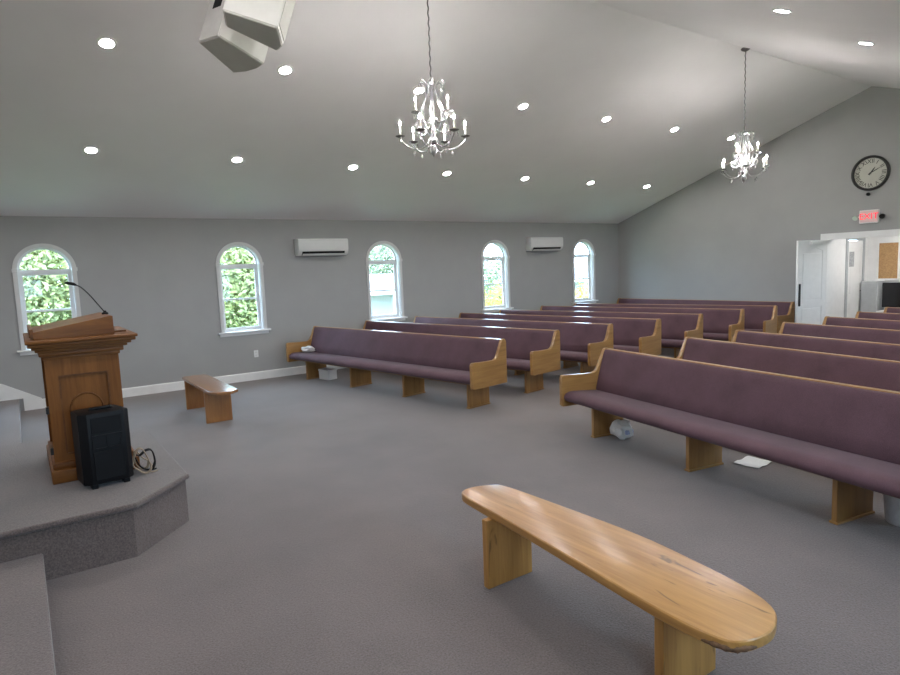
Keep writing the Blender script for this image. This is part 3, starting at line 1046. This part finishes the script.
tv = thing('television', 'black flat television on a white stand in the foyer', 'television', (5.66, 14.30, .60))
MB().box(-.34, .34, -.03, .03, .07, .56, .006).build('screen_housing', 'black', tv)
MB().box(-.325, .325, -.033, -.029, .09, .545).build('screen', plain('dark_screen', (.008, .008, .01), .15), tv)
MB().box(-.15, .15, -.09, .09, 0, .015, .004).build('base', 'black', tv)
MB().box(-.03, .03, -.02, .02, .012, .09).build('neck', 'black', tv)
fl = thing('added_foyer_light', 'added round ceiling light, out of view, that brightens the foyer', 'ceiling light', (6.0, 13.6, FZ))  # unseen fixture, added for the foyer's brightness
MB().lathe([(0, 0), (.16, 0), (.16, -.02), (0, -.02)], 24).build('light_base', 'white', fl)
MB().lathe([(0, -.02), (.15, -.02), (.13, -.05), (.07, -.068), (0, -.074)], 24).build('diffuser', 'foyer_fill', fl, 50)

# ------------------------------------------------------------------ outdoors
struct(MB().box(-70, -T - .01, -40, 80, -1.75, -1.6).build('lawn', 'lawn'))
struct(MB().box(WID + T + .01, 70, -40, 80, -1.75, -1.6).build('lawn.001', 'lawn'))
def foliage(n, cx, cy, cz, rx, ry, rz, size, rr):
    vs, fs = [], []
    for i in range(n):
        while True:
            p = Vector((rr.uniform(-1, 1), rr.uniform(-1, 1), rr.uniform(-1, 1)))
            if .25 < p.length < 1:
                break
        k = 1 + .18 * math.sin(5 * p.x + 3 * p.z) * math.cos(4 * p.y)
        p = Vector((cx + p.x * rx * k, cy + p.y * ry * k, cz + p.z * rz * k))
        a = Vector((rr.gauss(0, 1), rr.gauss(0, 1), rr.gauss(0, .7))).normalized()
        b = a.cross(Vector((rr.gauss(0, 1), rr.gauss(0, 1), rr.gauss(0, 1)))).normalized()
        s = size * rr.uniform(.6, 1.3)
        i0 = len(vs)
        vs += [p - a * s, p + b * s * .45 + a * s * .1, p + a * s, p - b * s * .45 + a * s * .1]
        fs.append((i0, i0 + 1, i0 + 2, i0 + 3))
    return MB().faces(vs, fs)
def tree(label, x, y, h, r, n, size, mat, seed, group='trees outside the left windows'):
    rr = random.Random(seed)
    t = thing('tree', label, 'tree', (x, y, -1.6), 0, group)
    MB().tube([(0, 0, 0), (.05, .02, h * .3), (0, .05, h * .6)], [.16, .12, .05], 8).build('trunk', 'bark', t, 60)
    foliage(n, 0, 0, h * .56, r, r, h * .44, size, rr).build('foliage', mat, t)
def bush(label, x, y, h, r, n, size, mat, seed, group='bushes outside the left windows'):
    rr = random.Random(seed)
    t = thing('bush', label, 'bush', (x, y, -1.6), 0, group)
    MB().tube([(0, 0, 0), (.02, .02, h * .5)], [.05, .02], 6).build('stem', 'bark', t)
    foliage(n, 0, 0, h * .52, r, r, h * .5, size, rr).build('foliage', mat, t)
tree('leafy green tree filling the first window beside the lectern', -7.5, .4, 5.2, 1.9, 24000, .085, 'leaf', 1)
tree('leafy green tree filling the second window', -7.5, 5.4, 5.0, 1.8, 24000, .085, 'leaf', 2)
tree('pale green tree behind the house in the third window', -33, 24.0, 6.2, 3.0, 4500, .2, 'leaf_pale', 3)
tree('pale green tree in the upper half of the fourth window', -14.0, 20.2, 4.2, 1.6, 5000, .10, 'leaf_pale', 4)
bush('yellow green bush at the bottom of the fourth window', -6.5, 14.1, 2.7, 1.1, 4000, .06, 'leaf_yellow', 5)
bush('yellow green bush at the bottom of the fifth window', -6.0, 18.2, 2.7, 1.1, 4000, .06, 'leaf_yellow', 6)
def house(label, x, y, w, d, hgt, rotz):
    r = thing('house', label, 'house', (x, y, -1.6), rotz, 'houses outside the left windows')
    MB().box(-d, 0, -w / 2, w / 2, 0, hgt).build('walls', 'siding', r)
    MB().prism([(-w / 2 - .4, hgt - .05), (w / 2 + .4, hgt - .05), (0, hgt + 1.1)], -d - .3, .3, 'x').build('roof', 'roof', r)
    MB().box(0, 1.6, -w / 2, w / 2, .12, .26).build('porch_floor', 'siding', r)
    MB().box(0, 1.7, -w / 2 - .1, w / 2 + .1, 2.05, 2.2).build('porch_roof', 'siding', r)
    for k in range(6):
        yy = -w / 2 + .1 + (w - .2) * k / 5
        MB().box(1.45, 1.58, yy - .065, yy + .065, .26, 2.06).build('porch_post', 'siding', r)
    for yy in (-w * .28, w * .05, w * .32):
        MB().box(-.02, .03, yy - .4, yy + .4, .8, 1.9).build('window', 'win_dark', r)
house('white house with a posted porch seen through the third window', -22, 18.6, 9, 6, 2.1, .0)
house('white house with a grey roof seen through the fifth window', -22, 35.5, 9, 6, 2.3, -.5)

# ------------------------------------------------------------------ daylight
w = bpy.data.worlds.new('World')
scene.world = w
w.use_nodes = True
nt = w.node_tree
nt.nodes.clear()
wo = nt.nodes.new('ShaderNodeOutputWorld')
bg = nt.nodes.new('ShaderNodeBackground')
sky = nt.nodes.new('ShaderNodeTexSky')
sky.sky_type = 'HOSEK_WILKIE'
sky.turbidity = 6
sky.sun_direction = Vector((.5, -.25, .83)).normalized()
mixc = nt.nodes.new('ShaderNodeMix')
mixc.data_type = 'RGBA'
mixc.inputs[0].default_value = .75
mixc.inputs[7].default_value = (.52, .74, 1.0, 1)
nt.links.new(sky.outputs[0], mixc.inputs[6])
nt.links.new(mixc.outputs[2], bg.inputs[0])
bg.inputs[1].default_value = 21.0
nt.links.new(bg.outputs[0], wo.inputs[0])
sl = bpy.data.lights.new('sun', 'SUN')
sl.energy = 11
sl.angle = math.radians(2)
sl.color = (1, .96, .9)
so = bpy.data.objects.new('sun', sl)
C.objects.link(so)
so.rotation_euler = Vector((.55, -.28, .95)).normalized().to_track_quat('Z', 'Y').to_euler()
for i, y in enumerate(WIN_Y):
    for x, ry in ((-.02, -PI / 2), (WID + .02, PI / 2)):
        pl = bpy.data.lights.new('window_portal', 'AREA')
        pl.shape = 'RECTANGLE'
        pl.size = 1.5
        pl.size_y = .66
        pl.cycles.is_portal = True
        po = bpy.data.objects.new('window_portal', pl)
        C.objects.link(po)
        po.location = (x - .16 if x < 1 else x + .16, y, 1.57)
        po.rotation_euler = (0, ry, 0)

# ------------------------------------------------------------------ camera
yaw, pitch, roll, f = .96689, -.11022, -.03902, 624.0
fw = Vector((-math.sin(yaw) * math.cos(pitch), math.cos(yaw) * math.cos(pitch), math.sin(pitch)))
r0 = Vector((math.cos(yaw), math.sin(yaw), 0))
u0 = r0.cross(fw)
rr_ = r0 * math.cos(roll) + u0 * math.sin(roll)
uu_ = -r0 * math.sin(roll) + u0 * math.cos(roll)
cd = bpy.data.cameras.new('camera')
cd.sensor_fit = 'HORIZONTAL'
cd.sensor_width = 36
cd.lens = f / 900 * 36
cd.clip_start = .02
cd.clip_end = 300
co = bpy.data.objects.new('camera', cd)
C.objects.link(co)
mt = Matrix((rr_, uu_, -fw)).transposed().to_4x4()
mt.translation = Vector((10.67748, 0, 1.78))
co.matrix_world = mt
scene.camera = co

# ------------------------------------------------------------------ render look
scene.view_settings.view_transform = 'Standard'
scene.view_settings.look = 'None'
scene.view_settings.exposure = 0.62
scene.view_settings.gamma = 1
scene.view_settings.use_curve_mapping = False
cy = scene.cycles
cy.use_denoising = True
cy.max_bounces = 10
cy.diffuse_bounces = 6
cy.glossy_bounces = 4
cy.transparent_max_bounces = 12
cy.sample_clamp_indirect = 6
cy.use_light_tree = True
